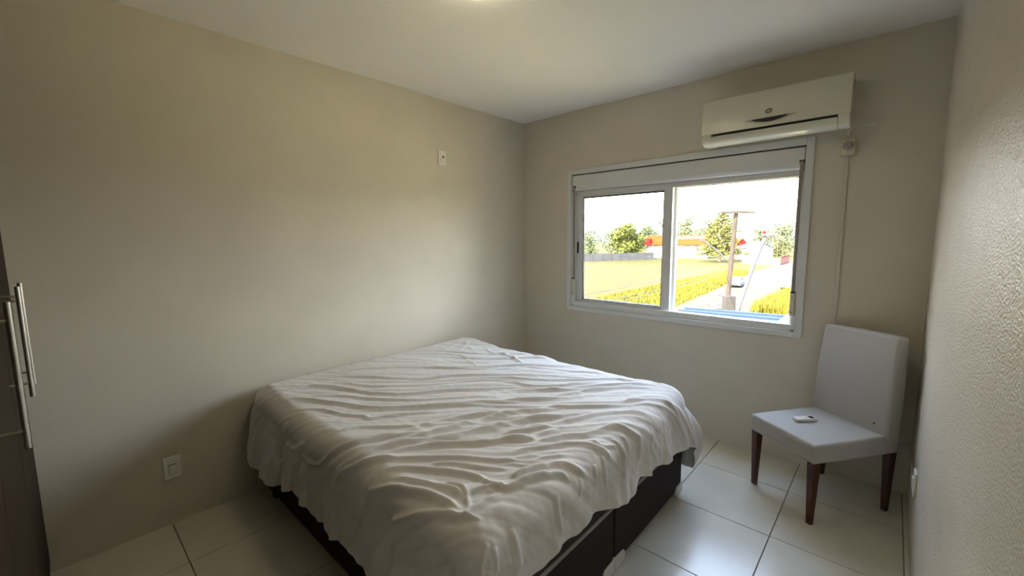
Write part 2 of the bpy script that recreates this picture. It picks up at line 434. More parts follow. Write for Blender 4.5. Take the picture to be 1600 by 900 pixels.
# ------------------------------------------------------------------ sheet: one draped cloth with folds
FOLDS = [(0.8,0.7,[(0.168,-2.083),(0.268,-1.86),(0.493,-1.595),(0.78,-1.373),(0.925,-1.267),(1.009,-1.178)]),
(1.1,1.1,[(0.246,-2.493),(0.284,-2.401),(0.298,-2.259),(0.421,-2.157),(0.641,-2.071),(0.793,-1.952),(0.923,-1.771),(1.082,-1.605),(1.222,-1.472),(1.47,-1.293),(1.682,-1.06)]),
(1.2,1.2,[(0.341,-2.495),(0.394,-2.42),(0.413,-2.378),(0.503,-2.33),(0.641,-2.262),(0.822,-2.173),(1.0,-2.009),(1.156,-1.825),(1.36,-1.59),(1.529,-1.381),(1.619,-1.252)]),
(0.9,0.8,[(0.397,-2.372),(0.542,-2.215),(0.713,-2.112),(0.916,-1.949),(1.087,-1.764),(1.233,-1.597)]),
(0.9,0.9,[(0.214,-2.101),(0.325,-2.026),(0.415,-1.943),(0.614,-1.784),(0.761,-1.586),(0.88,-1.467),(1.1,-1.285),(1.343,-1.104),(1.482,-1.018)]),
(0.9,0.9,[(0.27,-2.185),(0.424,-2.077),(0.546,-2.018),(0.682,-1.878),(0.814,-1.734),(0.944,-1.528),(1.162,-1.357),(1.344,-1.247)]),
(0.9,0.8,[(0.568,-2.418),(0.674,-2.348),(0.799,-2.303),(0.89,-2.245),(0.934,-2.237),(1.018,-2.102),(1.183,-1.938)]),
(0.7,0.6,[(0.97,-1.988),(1.082,-1.854),(1.211,-1.731)]),
(0.6,0.6,[(0.553,-1.888),(0.654,-1.763),(0.74,-1.623)]),
(0.9,0.8,[(0.951,-2.423),(0.988,-2.326),(1.113,-2.209),(1.17,-2.145)]),
(1.1,1,[(1.11,-2.391),(1.15,-2.324),(1.173,-2.247),(1.192,-2.167),(1.219,-2.05),(1.314,-1.877),(1.455,-1.702),(1.584,-1.524)]),
(1.1,1.1,[(1.186,-2.379),(1.249,-2.221),(1.317,-2.05),(1.379,-1.85),(1.455,-1.702)]),
(1.2,1.2,[(1.159,-2.425),(1.257,-2.326),(1.336,-2.178),(1.43,-1.988),(1.521,-1.779),(1.606,-1.612),(1.726,-1.435)]),
(1,0.9,[(1.347,-2.255),(1.516,-2.069),(1.578,-1.968),(1.63,-1.907),(1.691,-1.732)]),
(0.8,0.7,[(1.511,-2.064),(1.543,-1.931),(1.592,-1.863),(1.66,-1.741)]),
(1.2,0.45,[(0.33,-1.392),(0.238,-1.15),(0.13,-0.928)]),
(0.9,0.35,[(0.189,-0.98),(0.384,-1.083),(0.533,-1.153)]),
(0.9,0.45,[(0.378,-1.241),(0.531,-1.27),(0.702,-1.324),(0.762,-1.292)]),
(1.1,0.6,[(0.436,-0.974),(0.588,-1.052),(0.675,-0.997),(0.941,-1.098)]),
(0.9,0.3,[(0.182,-0.929),(0.297,-1.076),(0.366,-1.204)]),
(0.5,0.5,[(0.484,-1.38),(0.599,-1.355),(0.742,-1.208)]),
(0.9,0.8,[(0.992,-1.403),(1.248,-1.26),(1.52,-0.989),(1.605,-0.954),(1.721,-0.926)]),
(0.9,0.9,[(1.07,-1.484),(1.163,-1.421),(1.279,-1.374),(1.429,-1.194),(1.548,-1.039)]),
(1.1,1.1,[(1.151,-1.569),(1.352,-1.395),(1.519,-1.168),(1.678,-0.998),(1.791,-0.935)]),
(1.1,1.1,[(1.276,-1.699),(1.423,-1.487),(1.552,-1.223),(1.661,-1.063),(1.807,-0.97)]),
(1.1,1,[(1.385,-1.811),(1.47,-1.676),(1.554,-1.527),(1.724,-1.354),(1.802,-1.16),(1.864,-1.041)]),
(1,0.9,[(1.468,-1.898),(1.534,-1.753),(1.625,-1.628),(1.692,-1.51)]),
(1,1,[(1.531,-1.964),(1.613,-1.793),(1.692,-1.593),(1.748,-1.472),(1.825,-1.381),(1.898,-1.304),(1.952,-1.277)]),
(0.8,0.7,[(1.556,-1.99),(1.679,-1.875)]),
(1.1,1.3,[(1.678,-1.948),(1.738,-1.786),(1.806,-1.706),(1.835,-1.621),(1.862,-1.542),(1.918,-1.502),(1.969,-1.463),(2.041,-1.476),(2.091,-1.466)]),
(1,1.2,[(1.663,-2.046),(1.745,-1.906),(1.802,-1.82),(1.879,-1.759),(1.927,-1.726),(1.98,-1.715)]),
(0.8,0.8,[(1.675,-2.114),(1.748,-2.059),(1.83,-1.916),(1.853,-1.895)]),
(1,1.1,[(1.789,-2.184),(1.82,-2.053),(1.866,-1.965),(1.916,-1.925),(1.958,-1.898)]),
(0.9,1,[(1.825,-2.19),(1.881,-2.035),(1.912,-2.004),(1.943,-2.004)]),
(0.9,1.1,[(1.886,-1.091),(1.943,-1.047),(2.084,-0.968),(2.178,-0.912)]),
(1.1,0.5,[(0.611,-1.006),(0.72,-1.021),(0.93,-1.091)]),
(0.7,0.7,[(0.957,-1.139),(1.214,-1.05),(1.384,-0.946),(1.483,-0.923)]),
(0.6,0.7,[(1.855,-1.721),(1.897,-1.723),(1.934,-1.639)]),
(0.7,0.9,[(1.907,-1.59),(1.933,-1.567),(1.984,-1.577),(2.061,-1.605)]),
(0.7,0.9,[(1.895,-1.654),(1.955,-1.619),(2.086,-1.646)]),
(0.6,0.8,[(1.93,-1.754),(1.982,-1.78),(2.051,-1.768)]),
(0.7,0.8,[(1.967,-1.326),(2.044,-1.351),(2.157,-1.271)]),
(0.9,1,[(1.325,-2.402),(1.54,-2.206),(1.691,-2.102),(1.738,-2.013),(1.804,-1.955)]),
(0.9,1.2,[(1.38,-2.436),(1.496,-2.35),(1.64,-2.265),(1.725,-2.244),(1.763,-2.263)]),
(0.8,1,[(1.455,-2.453),(1.508,-2.423),(1.637,-2.374),(1.711,-2.353),(1.786,-2.378)]),
(1,1.5,[(1.448,-2.488),(1.59,-2.434),(1.709,-2.407),(1.797,-2.411)]),
(0.9,1.3,[(1.626,-2.511),(1.701,-2.467),(1.77,-2.435),(1.816,-2.42),(1.818,-2.35),(1.824,-2.252)]),
(0.9,1.3,[(1.769,-2.223),(1.823,-2.233),(1.836,-2.17),(1.872,-2.045)]),
(0.9,1.1,[(1.791,-2.179),(1.812,-2.08),(1.849,-2.016)]),
(0.7,0.9,[(1.485,-2.307),(1.576,-2.237),(1.689,-2.181),(1.742,-2.126)]),
(0.6,0.7,[(1.691,-2.153),(1.735,-2.098),(1.811,-2.057)]),
(1,1,[(1.28,-2.375),(1.385,-2.224),(1.536,-2.051),(1.638,-1.894),(1.686,-1.852)]),
(0.6,0.8,[(1.816,-2.42),(1.854,-2.401),(1.869,-2.407)]),
(0.7,0.8,[(1.93,-2.421),(1.949,-2.461),(1.988,-2.499)]),
(0.8,1,[(1.939,-2.319),(1.981,-2.325),(2.081,-2.307)]),
(0.5,1,[(1.63,-2.352),(1.709,-2.326),(1.805,-2.387)]),
(0.6,1,[(1.73,-2.249),(1.817,-2.245)]),
(0.5,0.7,[(1.744,-2.365),(1.75,-2.304),(1.782,-2.246)]),
(0.6,0.6,[(1.949,-2.408),(2.024,-2.424)]),
(0.9,1.2,[(0.587,-2.591),(0.702,-2.584),(0.824,-2.521)]),
(0.9,1.2,[(0.788,-2.586),(0.929,-2.579),(1.019,-2.531),(1.119,-2.419),(1.145,-2.348),(1.278,-2.116)]),
(0.9,1.2,[(1.121,-2.588),(1.191,-2.514),(1.227,-2.488),(1.29,-2.432),(1.368,-2.355)]),
(1,1,[(1.374,-2.534),(1.392,-2.516),(1.447,-2.49),(1.556,-2.442)]),
(0.9,1,[(1.525,-2.568),(1.624,-2.51),(1.659,-2.487),(1.725,-2.465)]),
(0.8,0.9,[(1.031,-2.521),(1.062,-2.483),(1.137,-2.387),(1.183,-2.235)]),
(0.8,0.9,[(1.124,-2.566),(1.17,-2.506),(1.226,-2.436),(1.256,-2.327),(1.348,-2.17)]),
(0.8,1,[(0.22,-2.569),(0.152,-2.669),(0.146,-2.827)]),
(0.8,0.9,[(0.392,-2.548),(0.343,-2.661),(0.336,-2.822)]),
(0.8,0.9,[(0.556,-2.497),(0.553,-2.573),(0.555,-2.69)]),
(0.9,0.9,[(1.346,-2.48),(1.333,-2.569),(1.273,-2.75)]),
(0.7,0.7,[(1.139,-2.573),(1.058,-2.689)]),
(0.8,0.7,[(1.179,-2.637),(1.157,-2.759)]),
(0.8,0.9,[(1.947,-2.088),(1.99,-2.102),(2.094,-2.085)]),
(0.6,0.6,[(1.948,-1.934),(2.004,-1.967)]),
(0.6,0.6,[(1.938,-1.833),(1.987,-1.849)]),
(0.7,0.9,[(1.942,-1.624),(2.02,-1.62),(2.1,-1.65)]),
(0.7,0.8,[(1.942,-1.465),(1.99,-1.477),(2.068,-1.484)])]
def make_sheet():
    r = 0.10; XI, XH, YN, YF = 1.845, 0.13, -2.40, -0.91
    NA, NB = 500, 480
    def vnoise(x, y, seed=0):
        rg = np.random.default_rng(seed); T_ = rg.random((256, 256))
        xi = np.floor(x).astype(int); yi = np.floor(y).astype(int); fx = x-xi; fy = y-yi
        fx = fx*fx*(3-2*fx); fy = fy*fy*(3-2*fy)
        g = lambda a, b: T_[a % 256, b % 256]
        return (g(xi, yi)*(1-fx)+g(xi+1, yi)*fx)*(1-fy)+(g(xi, yi+1)*(1-fx)+g(xi+1, yi+1)*fx)*fy - 0.5
    a = np.linspace(-0.09, 1.09, NA); b = np.linspace(-0.20, 1.20, NB)
    # normalised -> flat cloth coordinates, with an uneven hem
    A, Bb = np.meshgrid(np.linspace(0, 1, NA), np.linspace(0, 1, NB), indexing='ij')
    # split parameter ranges: inside fraction
    ah, af = 0.05, 0.80          # A<ah: head drop ; A>af: foot drop
    bn, bf = 0.19, 0.80          # B<bn near drop ; B>bf far drop
    X = np.where(A < ah, 0, np.where(A > af, XI, XH+(XI-XH)*(A-ah)/(af-ah)))
    Y = np.where(Bb < bn, YN, np.where(Bb > bf, YF, YN+(YF-YN)*(Bb-bn)/(bf-bn)))
    xin = np.clip(XH+(XI-XH)*(A-ah)/(af-ah), XH, XI); yin = np.clip(YN+(YF-YN)*(Bb-bn)/(bf-bn), YN, YF)
    ef = np.interp(yin, [-2.40, -2.25, -2.07, -1.85, -1.76, -1.66, -1.56, -1.45, -1.14, -.91], [.31, .29, .283, .286, .305, .348, .345, .318, .36, .37])
    ef = ef + 0.006*np.sin(yin*31)
    en = np.interp(xin, [.13, .25, .36, .72, .92, 1.27, 1.46, 1.845], [.44, .47, .468, .385, .413, .387, .391, .34]) + 0.006*np.sin(xin*40)
    efar = np.interp(xin, [.13, 1.0, 1.6, 1.845], [.40, .42, .45, .53])
    eh = 0.17
    xf = np.where(A < ah, XH - eh*(ah-A)/ah, np.where(A > af, XI + ef*(A-af)/(1-af), xin))
    yf = np.where(Bb < bn, YN - en*(bn-Bb)/bn, np.where(Bb > bf, YF + efar*(Bb-bf)/(1-bf), yin))
    dx = xf-xin; dy = yf-yin
    e = np.hypot(dx, dy); nx = np.where(e > 1e-9, dx/np.maximum(e, 1e-9), 0); ny = np.where(e > 1e-9, dy/np.maximum(e, 1e-9), 0)
    e = np.where((dx > 0) & (dy > 0), np.minimum(e, 0.56), e)
    zt = 0.64 + 0.03*np.exp(-(xin/0.35)**2)
    q = np.clip(e/r, 0, np.pi/2)
    over = np.maximum(e - np.pi*r/2, 0)
    flare = np.where(dy > 0, 0.20, 0.0) * (np.abs(ny)) + np.where(dy < 0, 0.18, 0.0)*np.abs(ny) + 0.08*np.abs(nx)*(dx > 0)
    cornerness = 4*nx*nx*ny*ny
    flare = flare - 0.06*cornerness*(dy > 0)
    out = r*np.sin(q) + over*flare
    out = out + cornerness*((dx > 0) & (dy > 0))*0.085*np.sin(np.pi*np.clip(over/.40, 0, 1))
    out = np.where(dx < 0, np.minimum(out, 0.11), out)
    P = np.stack([xin+nx*out, yin+ny*out, zt - r*(1-np.cos(q)) - over*np.sqrt(np.maximum(1-flare**2, .2))], -1)
    N = np.stack([nx*np.sin(q), ny*np.sin(q), np.cos(q)], -1)
    # folds along creases
    fx, fy = xf.ravel(), yf.ravel()
    H = np.zeros(fx.shape); 
    for w, amp, pts in FOLDS:
        pts = np.array([tuple(p)[:2] for p in smooth_pts([(p[0], p[1], 0) for p in pts], 4)])
        # resample smooth
        seg = np.hypot(*np.diff(pts, axis=0).T); L = np.concatenate([[0], np.cumsum(seg)]); tot = L[-1]
        if tot < 1e-4: continue
        wd_ = 0.0098*w
        sel = (fx > pts[:, 0].min()-.12) & (fx < pts[:, 0].max()+.12) & (fy > pts[:, 1].min()-.12) & (fy < pts[:, 1].max()+.12)
        idx = np.where(sel)[0]
        if len(idx) == 0: continue
        px, py = fx[idx], fy[idx]
        best = np.full(len(idx), 9.0); bs = np.zeros(len(idx)); bt = np.zeros(len(idx))
        for i in range(len(pts)-1):
            ax, ay = pts[i]; bx_, by_ = pts[i+1]; vx, vy = bx_-ax, by_-ay; l2 = vx*vx+vy*vy
            if l2 < 1e-9: continue
            t = np.clip(((px-ax)*vx+(py-ay)*vy)/l2, 0, 1)
            ex, ey = px-(ax+t*vx), py-(ay+t*vy); d = np.hypot(ex, ey)
            # the broad shaded flank lies on the side away from the window (+x,-y)
            nxs, nys = -vy, vx
            if nxs*0.67 - nys*0.74 < 0: nxs, nys = -nxs, -nys
            side = np.sign(ex*nxs+ey*nys)
            k = d < best
            best[k] = d[k]; bs[k] = (side*d)[k]; bt[k] = ((L[i]+t*np.sqrt(l2))/tot)[k]
        tap = np.clip(np.minimum(bt, 1-bt)/0.16, 0, 1); tap = tap*tap*(3-2*tap)*0.9 + 0.1
        wn = np.where(bs > 0, wd_*1.9, wd_*0.95)
        h = 1.25*(np.exp(-np.sqrt((bs/wn)**2+0.015))) - 0.42*np.exp(-((bs-3.0*wd_)/(1.7*wd_))**2)
        fade = np.exp(-(np.maximum(best-4.5*wd_, 0)/0.012)**2)
        H[idx] += 0.0092*amp*h*tap*fade
    H = np.clip(H, -0.024, 0.040)
    s = 0.743*fx+0.669*fy; t = -0.669*fx+0.743*fy
    warp = vnoise(fx*3, fy*3, 5)
    H += 0.0042*vnoise(s*2.6+9, (t+0.10*warp)*26, 1)*(0.6+vnoise(fx*4, fy*4, 8))
    rdg = 1-np.abs(2*vnoise(s*0.75+4+warp*.5, (t+0.10*warp)*15, 21)); H += 0.022*np.clip(rdg-.52, 0, 1)*np.clip(0.75+1.4*vnoise(fx*2.2+2, fy*2.2, 22), 0.15, 1.4)
    H += 0.0030*vnoise(s*7+3, (t+0.05*warp)*55, 2) + 0.0022*vnoise(fx*34, fy*34, 3)
    H += 0.006*vnoise(fx*4.5, fy*4.5, 6)
    H = H.reshape(e.shape)
    # vertical flutes on the hanging sides
    per = np.where(np.abs(ny) > np.abs(nx), xin, yin) + 0.5*np.arctan2(ny, nx)*0.25
    ov = np.clip(over/0.18, 0, 1)
    fl_ = vnoise(per*11+20, e*1.5+3, 11)*0.040 + vnoise(per*24+7, e*2+1, 12)*0.020
    H = H*(1-0.35*ov) + fl_*ov*(1+1.2*cornerness)
    # far foot corner hangs as one big folded flap
    ang = np.arctan2(ny, nx)
    far_c = cornerness*((nx > 0) & (ny > 0))
    H += far_c*ov*0.030*np.sin(ang*9)
    P += N*H[..., None]
    P[..., 0] = np.maximum(P[..., 0], 0.012)
    # tucked fullness: never dip into the mattress top
    P[..., 2] = np.where(e < 1e-6, np.maximum(P[..., 2], 0.612), P[..., 2])
    V = P.reshape(-1, 3)
    I = np.arange(NA*NB).reshape(NA, NB)
    F = np.stack([I[:-1, :-1], I[1:, :-1], I[1:, 1:], I[:-1, 1:]], -1).reshape(-1, 4)
    m = mat('crumpled_cotton', (0.70, 0.67, 0.645), rough=0.75, spec=0.25, noise=0.02, nscale=6, sheen=0.15)
    # fine crinkles running with the long folds
    t_ = m.node_tree; tcn = t_.nodes.new('ShaderNodeTexCoord'); mp = t_.nodes.new('ShaderNodeMapping')
    mp.inputs['Rotation'].default_value = (0, 0, math.radians(-42)); mp.inputs['Scale'].default_value = (1.6, 20.0, 6.0)
    n_ = t_.nodes.new('ShaderNodeTexNoise'); n_.noise_type = 'RIDGED_MULTIFRACTAL'; n_.inputs['Scale'].default_value = 1.0; n_.inputs['Detail'].default_value = 3.0
    b_ = t_.nodes.new('ShaderNodeBump'); b_.inputs['Strength'].default_value = 0.55; b_.inputs['Distance'].default_value = 0.006
    t_.links.new(tcn.outputs['Object'], mp.inputs[0]); t_.links.new(mp.outputs[0], n_.inputs['Vector']); t_.links.new(n_.outputs[0], b_.inputs['Height'])
    t_.links.new(b_.outputs[0], t_.nodes['Principled BSDF'].inputs['Normal'])
    o = pymesh('bed_sheet', V.tolist(), F.tolist(), m)
    sd = o.modifiers.new('thick', 'SOLIDIFY'); sd.thickness = 0.0025; sd.offset = 1
    tag(o, 'crumpled pale grey sheet draped over the bed with long diagonal folds', 'sheet')
    return o
make_sheet()

# ------------------------------------------------------------------ chair
m_fab = mat('grey_linen', (0.43, 0.405, 0.37), rough=0.9, spec=0.2, noise=0.05, nscale=220, bump=0.25, bscale=500, sheen=0.2)
m_leg = mat('mahogany_leg', (0.070, 0.019, 0.009), rough=0.35, spec=0.5, noise=0.25, nscale=14)
ch = thing('dining_chair', 'grey linen upholstered chair with dark wooden legs by the right wall', 'chair', (2.518, -0.358, 0), math.radians(-35.8))
def grid_cushion(x0, x1, y0, y1, z0, z1, dome=0.0, bev=0.02):
    g = MB(); n = 6
    g.box(x0, x1, y0, y1, z0, z1)
    bmesh.ops.subdivide_edges(g.bm, edges=g.bm.edges[:], cuts=n, use_grid_fill=True)
    for v in g.bm.verts:
        if v.co.z > z1-1e-5:
            u = (v.co.x-x0)/(x1-x0)*2-1; w = (v.co.y-y0)/(y1-y0)*2-1
            v.co.z += dome*(1-u*u)*(1-w*w)
    return g
seat = grid_cushion(-0.213, 0.213, -0.277, 0.20, 0.338, 0.440, dome=0.014)
so = seat.build('seat', m_fab, ch, bevel=0.018, seg=4)
bk = MB()
rings = []
for k in range(9):
    t = k/8; z = 0.338 + (0.968-0.338)*t
    f = 0.172 + 0.040*t*t; b_ = 0.268 + 0.010*t
    wd2 = 0.213 + 0.006*math.sin(math.pi*t) - 0.004*t
    bow = 0.010
    pts = []
    for x in (-1, -.5, 0, .5, 1): pts.append(Vector((wd2*x, f - bow*(1-x*x)*math.sin(math.pi*min(1, t*1.05)), z)))
    for x in (1, .5, 0, -.5, -1): pts.append(Vector((wd2*x, b_, z)))
    rings.append(pts)
bk.loft(rings)
bo = bk.build('backrest', m_fab, ch, bevel=0.016, seg=4)
MB().lathe([(0.0, 0.0), (0.005, 0.0), (0.005, 0.004), (0.002, 0.006)], 10).build('tuft_button', m_leg, bo, loc=(0.150, 0.173, 0.49)).rotation_euler = (math.radians(90), 0, 0)
for sx_, sy_ in ((-1, -1), (1, -1), (1, 1), (-1, 1)):
    l = MB()
    cx, cy = 0.187*sx_, 0.247*sy_
    tx, ty = 0.187*sx_, (0.245 if sy_ > 0 else -0.247)
    rr = [(0.0, 0.0125), (0.342, 0.0215)]
    l.loft([[Vector((cx+(tx-cx)*(z/0.34)+r_*a, cy+(ty-cy)*(z/.34)+r_*b, z)) for a, b in ((-1, -1), (1, -1), (1, 1), (-1, 1))] for z, r_ in rr])
    l.build('leg', m_leg, ch, bevel=0.003)

# remote control on the seat
rm = thing('remote_control', 'white remote control with small dark display lying on the chair seat', 'remote control', (2.446, -0.408, 0.4535), math.radians(47))
rb = MB()
rb.loft([[Vector(p) for p in rrect(-0.062*k, 0.062*k, -0.0225*k2, 0.0225*k2, 0.010, z, 4)] for z, k, k2 in ((0.0, .95, .88), (0.004, 1, 1), (0.013, 1, 1), (0.017, .97, .92))])
rbo = rb.build('body', m_white2, rm, smooth=True, bevel=0.001)
MB().box(0.022, 0.050, -0.014, 0.014, 0.0165, 0.0176).build('display', m_acdark, rm)
for i in range(2):
    for j in range(2):
        MB().box(-0.012-0.022*i, -0.0-0.022*i, -0.014+0.017*j, -0.002+0.017*j, 0.0165, 0.0190).build('button', m_plate, rm, bevel=0.001)

# ------------------------------------------------------------------ outdoors: ground, road, hills
GZ = -6.0
def ground_mat():
    m = bpy.data.materials.new('field_grass'); m.use_nodes = True
    t = m.node_tree; b = t.nodes['Principled BSDF']; b.inputs['Roughness'].default_value = 0.95; b.inputs['Specular IOR Level'].default_value = 0.1
    g = t.nodes.new('ShaderNodeNewGeometry'); sp = t.nodes.new('ShaderNodeSeparateXYZ'); t.links.new(g.outputs['Position'], sp.inputs[0])
    n1 = t.nodes.new('ShaderNodeTexNoise'); n1.inputs['Scale'].default_value = 0.16; n1.inputs['Detail'].default_value = 6
    n2 = t.nodes.new('ShaderNodeTexNoise'); n2.inputs['Scale'].default_value = 0.5; n2.inputs['Detail'].default_value = 8
    t.links.new(g.outputs['Position'], n1.inputs['Vector']); t.links.new(g.outputs['Position'], n2.inputs['Vector'])
    def math_(op, a, b_=None):
        k = t.nodes.new('ShaderNodeMath'); k.operation = op
        for i, v in enumerate((a, b_)):
            if v is None: continue
            if isinstance(v, (int, float)): k.inputs[i].default_value = v
            else: t.links.new(v, k.inputs[i])
        return k.outputs[0]
    def ramp(v, a, b_):
        k = t.nodes.new('ShaderNodeMapRange'); k.inputs[1].default_value = a; k.inputs[2].default_value = b_
        k.interpolation_type = 'SMOOTHSTEP'; t.links.new(v, k.inputs[0]); return k.outputs[0]
    def mix(f, a, b_):
        k = t.nodes.new('ShaderNodeMix'); k.data_type = 'RGBA'
        t.links.new(f, k.inputs[0])
        for i, v in ((6, a), (7, b_)):
            if isinstance(v, tuple): k.inputs[i].default_value = (*v, 1)
            else: t.links.new(v, k.inputs[i])
        return k.outputs[2]
    # bare reddish ground of the lot: a wide strip along the road, left of the grass verge
    side = math_('ADD', sp.outputs['X'], math_('MULTIPLY', sp.outputs['Y'], 0.17))      # ~ distance from the road edge
    dirt = math_('MULTIPLY', ramp(side, -9.0, -12.5), ramp(math_('ADD', sp.outputs['Y'], math_('MULTIPLY', n1.outputs[0], 30.0)), 140, 118))
    dirt = math_('MULTIPLY', dirt, ramp(n1.outputs[0], 0.22, 0.46))
    grass = mix(ramp(n2.outputs[0], .35, .65), C_GR1, C_GR2)
    soil = mix(ramp(n2.outputs[0], .38, .62), C_SO1, C_SO2)
    c = mix(dirt, grass, soil)
    t.links.new(c, b.inputs['Base Color'])
    return m
C_GR1, C_GR2, C_SO1, C_SO2 = (0.034, 0.032, 0.004), (0.046, 0.038, 0.006), (0.054, 0.027, 0.010), (0.056, 0.043, 0.007)
m_field = ground_mat()
struct('ground', MB().box(-500, 350, -60, 700, GZ-0.5, GZ), m_field, 'grassy vacant lot with bare reddish soil across the street')
m_road = mat('pale_road', (0.047, 0.037, 0.024), rough=0.95, spec=0.1, noise=0.10, nscale=0.5)
rd = MB()
L_ = [(-9.0, -40), (-11.5, 20), (-14.1, 41.8), (-15.6, 60.8), (-18.9, 99), (-19.7, 131), (-21, 240)]
R_ = [(1.5, -40), (-4.0, 20), (-7.0, 43), (-7.2, 60), (-8.6, 99), (-12.6, 131), (-16, 240)]
rd.loft([[Vector((a[0], a[1], GZ-.05)), Vector((b[0], b[1], GZ-.05)), Vector((b[0], b[1], GZ+.03)), Vector((a[0], a[1], GZ+.03))] for a, b in zip(L_, R_)])
struct('road', rd, m_road, 'pale dusty road running away past the vacant lot')
m_bounce = mat('sandy_bounce_ground', (0.44, 0.35, 0.16), rough=0.95, spec=0.1, noise=0.15, nscale=0.4)  # pale ground added out of view, bounces warm sunlight onto wall and ceiling
yd = MB()
yd.loft([[Vector((x0, y, GZ-.05)), Vector((40, y, GZ-.05)), Vector((40, y, GZ+.02)), Vector((x0, y, GZ+.02))] for x0, y in ((-1.6, 0.4), (-2.4, 10), (-3.4, 20), (-4.6, 34))])
struct('bounce_ground', yd, m_bounce, 'unseen sandy ground added outside to bounce warm light into the room')
m_hill = mat('hazy_hill', (0.062,0.066,0.060), rough=1.0, spec=0.0, noise=0.2, nscale=0.01)
hv, hf = [], []
NH = 90
for i in range(NH):
    a = i/(NH-1); x = -520 + 620*a
    y = 560 + 60*math.sin(a*5)
    h = 20 + 9*math.sin(a*19) + 6*math.sin(a*43+1) + 22*math.exp(-((a-0.62)/.10)**2)
    hv += [(x, y-120, GZ-1), (x, y-40, GZ+h*.6), (x, y, GZ+h), (x, y+80, GZ-1)]
for i in range(NH-1):
    for k in range(3): hf.append((4*i+k, 4*i+4+k, 4*i+5+k, 4*i+1+k))
h_ = pymesh('hills', hv, hf, m_hill); h_['kind'] = 'structure'; h_['label'] = 'low hazy hills along the horizon'

# ------------------------------------------------------------------ trees
m_leaf1 = mat('leaf_bright', (0.105, 0.108, 0.022), rough=0.8, spec=0.15, noise=0.35, nscale=0.5)
m_leaf2 = mat('leaf_mid', (0.10, 0.108, 0.045), rough=0.85, spec=0.1, noise=0.35, nscale=0.3)  # distance haze greyed into the leaf colour
m_leaf3 = mat('leaf_pine', (0.105, 0.103, 0.026), rough=0.85, spec=0.1, noise=0.35, nscale=0.5)
m_bark = mat('bark', (0.12, 0.085, 0.055), rough=0.9, noise=0.3, nscale=3)
def leaf_cloud(blobs, n, size, seed):
    rg = random.Random(seed); V, F = [], []
    tot = sum(b[3]*b[4]*b[5] for b in blobs)
    for cx, cy, cz, rx, ry, rz in blobs:
        k = int(n*rx*ry*rz/tot)+8
        for _ in range(k):
            while True:
                p = Vector((rg.uniform(-1, 1), rg.uniform(-1, 1), rg.uniform(-1, 1)))
                if 0.35 < p.length < 1: break
            c = Vector((cx+p.x*rx, cy+p.y*ry, cz+p.z*rz))
            s = size*rg.uniform(.6, 1.3)
            u = Vector((rg.gauss(0, 1), rg.gauss(0, 1), rg.gauss(0, .6))).normalized()
            v = u.cross(Vector((rg.gauss(0, 1), rg.gauss(0, 1), rg.gauss(0, 1)))).normalized()
            i = len(V)
            V += [c-u*s, c-v*s*.55, c+u*s, c+v*s*.55]; F.append((i, i+1, i+2, i+3))
    return V, F
def round_tree(lab, loc, h, r, m, seed, group=None, n=2600, low=0.12, flat=1.0):
    rg = random.Random(seed)
    t = thing('broadleaf_tree', lab, 'tree', loc, 0, group)
    blobs = []
    for k in range(13):
        a = rg.uniform(0, 6.28); q = r*0.62*math.sqrt(rg.random()); z = h*(low + (0.86-low)*(k+.5)/13)
        env = math.sin(math.pi*min(1, max(.12, (z/h-low*.4)/(1.05-low*.4))))**.6
        rr = r*(.34+.16*rg.random())
        blobs.append((math.cos(a)*q*env, math.sin(a)*q*env, z, rr, rr, rr*.75*flat))
    V, F = leaf_cloud(blobs, n, 0.055*r+0.10, seed)
    f = pymesh('foliage', V, F, m, t, smooth=False, kind='stuff')
    tr = MB(); tr.tube([(0, 0, -.1), (0.05*r, 0, h*.2), (0, .04*r, h*.45), (0, 0, h*.75)], [0.035*h, .028*h, .02*h, .006*h], 7)
    for k in range(4):
        a = k*1.6+seed; tr.tube([(0, 0, h*(.22+.05*k)), (math.cos(a)*r*.35, math.sin(a)*r*.35, h*(.42+.06*k)), (math.cos(a)*r*.55, math.sin(a)*r*.55, h*(.55+.07*k))], [.014*h, .009*h, .004*h], 5)
    tr.build('trunk', m_bark, t)
    return t
def pine_tree(lab, loc, h, r, seed):
    rg = random.Random(seed)
    t = thing('conifer_tree', lab, 'tree', loc)
    blobs = []; tr = MB(); tr.tube([(0, 0, -.1), (.1, .05, h*.35), (-.05, 0, h*.7), (0, 0, h*.97)], [.028*h, .02*h, .012*h, .003*h], 7)
    lv_ = 15
    for i in range(lv_):
        f = i/(lv_-1); z = h*(0.13+0.84*f)
        R_l = r*(1-f)**0.75*(.72+.4*rg.random()) if i else r
        nb = 7 if f < .7 else 5
        for k in range(nb):
            a = 6.28*k/nb + i*.7 + rg.uniform(-.2, .2); L = R_l*rg.uniform(.75, 1.05)+.25
            up = L*(.10+.55*f)
            tip = Vector((math.cos(a)*L, math.sin(a)*L, z+up))
            tr.tube([(0, 0, z), tip*.5+Vector((0, 0, z*.5-up*.15)), tip], [.006*h*(1-f)+.02, .004*h*(1-f)+.015, .01], 4)
            for q in (.45, .72, 1.0):
                c = Vector((0, 0, z)).lerp(tip, q); s = (.30+.55*(1-f))*(.75+.4*q)
                blobs.append((c.x, c.y, c.z, s*1.25, s*1.25, s*.55))
    V, F = leaf_cloud(blobs, 3600, 0.34, seed)
    pymesh('foliage', V, F, m_leaf3, t, smooth=False, kind='stuff')
    tr.build('trunk', m_bark, t)
    return t
round_tree('big round bright green tree beside the concrete fence', (-65.9, 132.4, GZ), 12.9, 6.6, m_leaf1, 3, n=4200, low=.10)
pine_tree('airy conifer tree standing before the houses behind the utility pole', (-35.8, 132.5, GZ), 15.0, 6.7, 5)
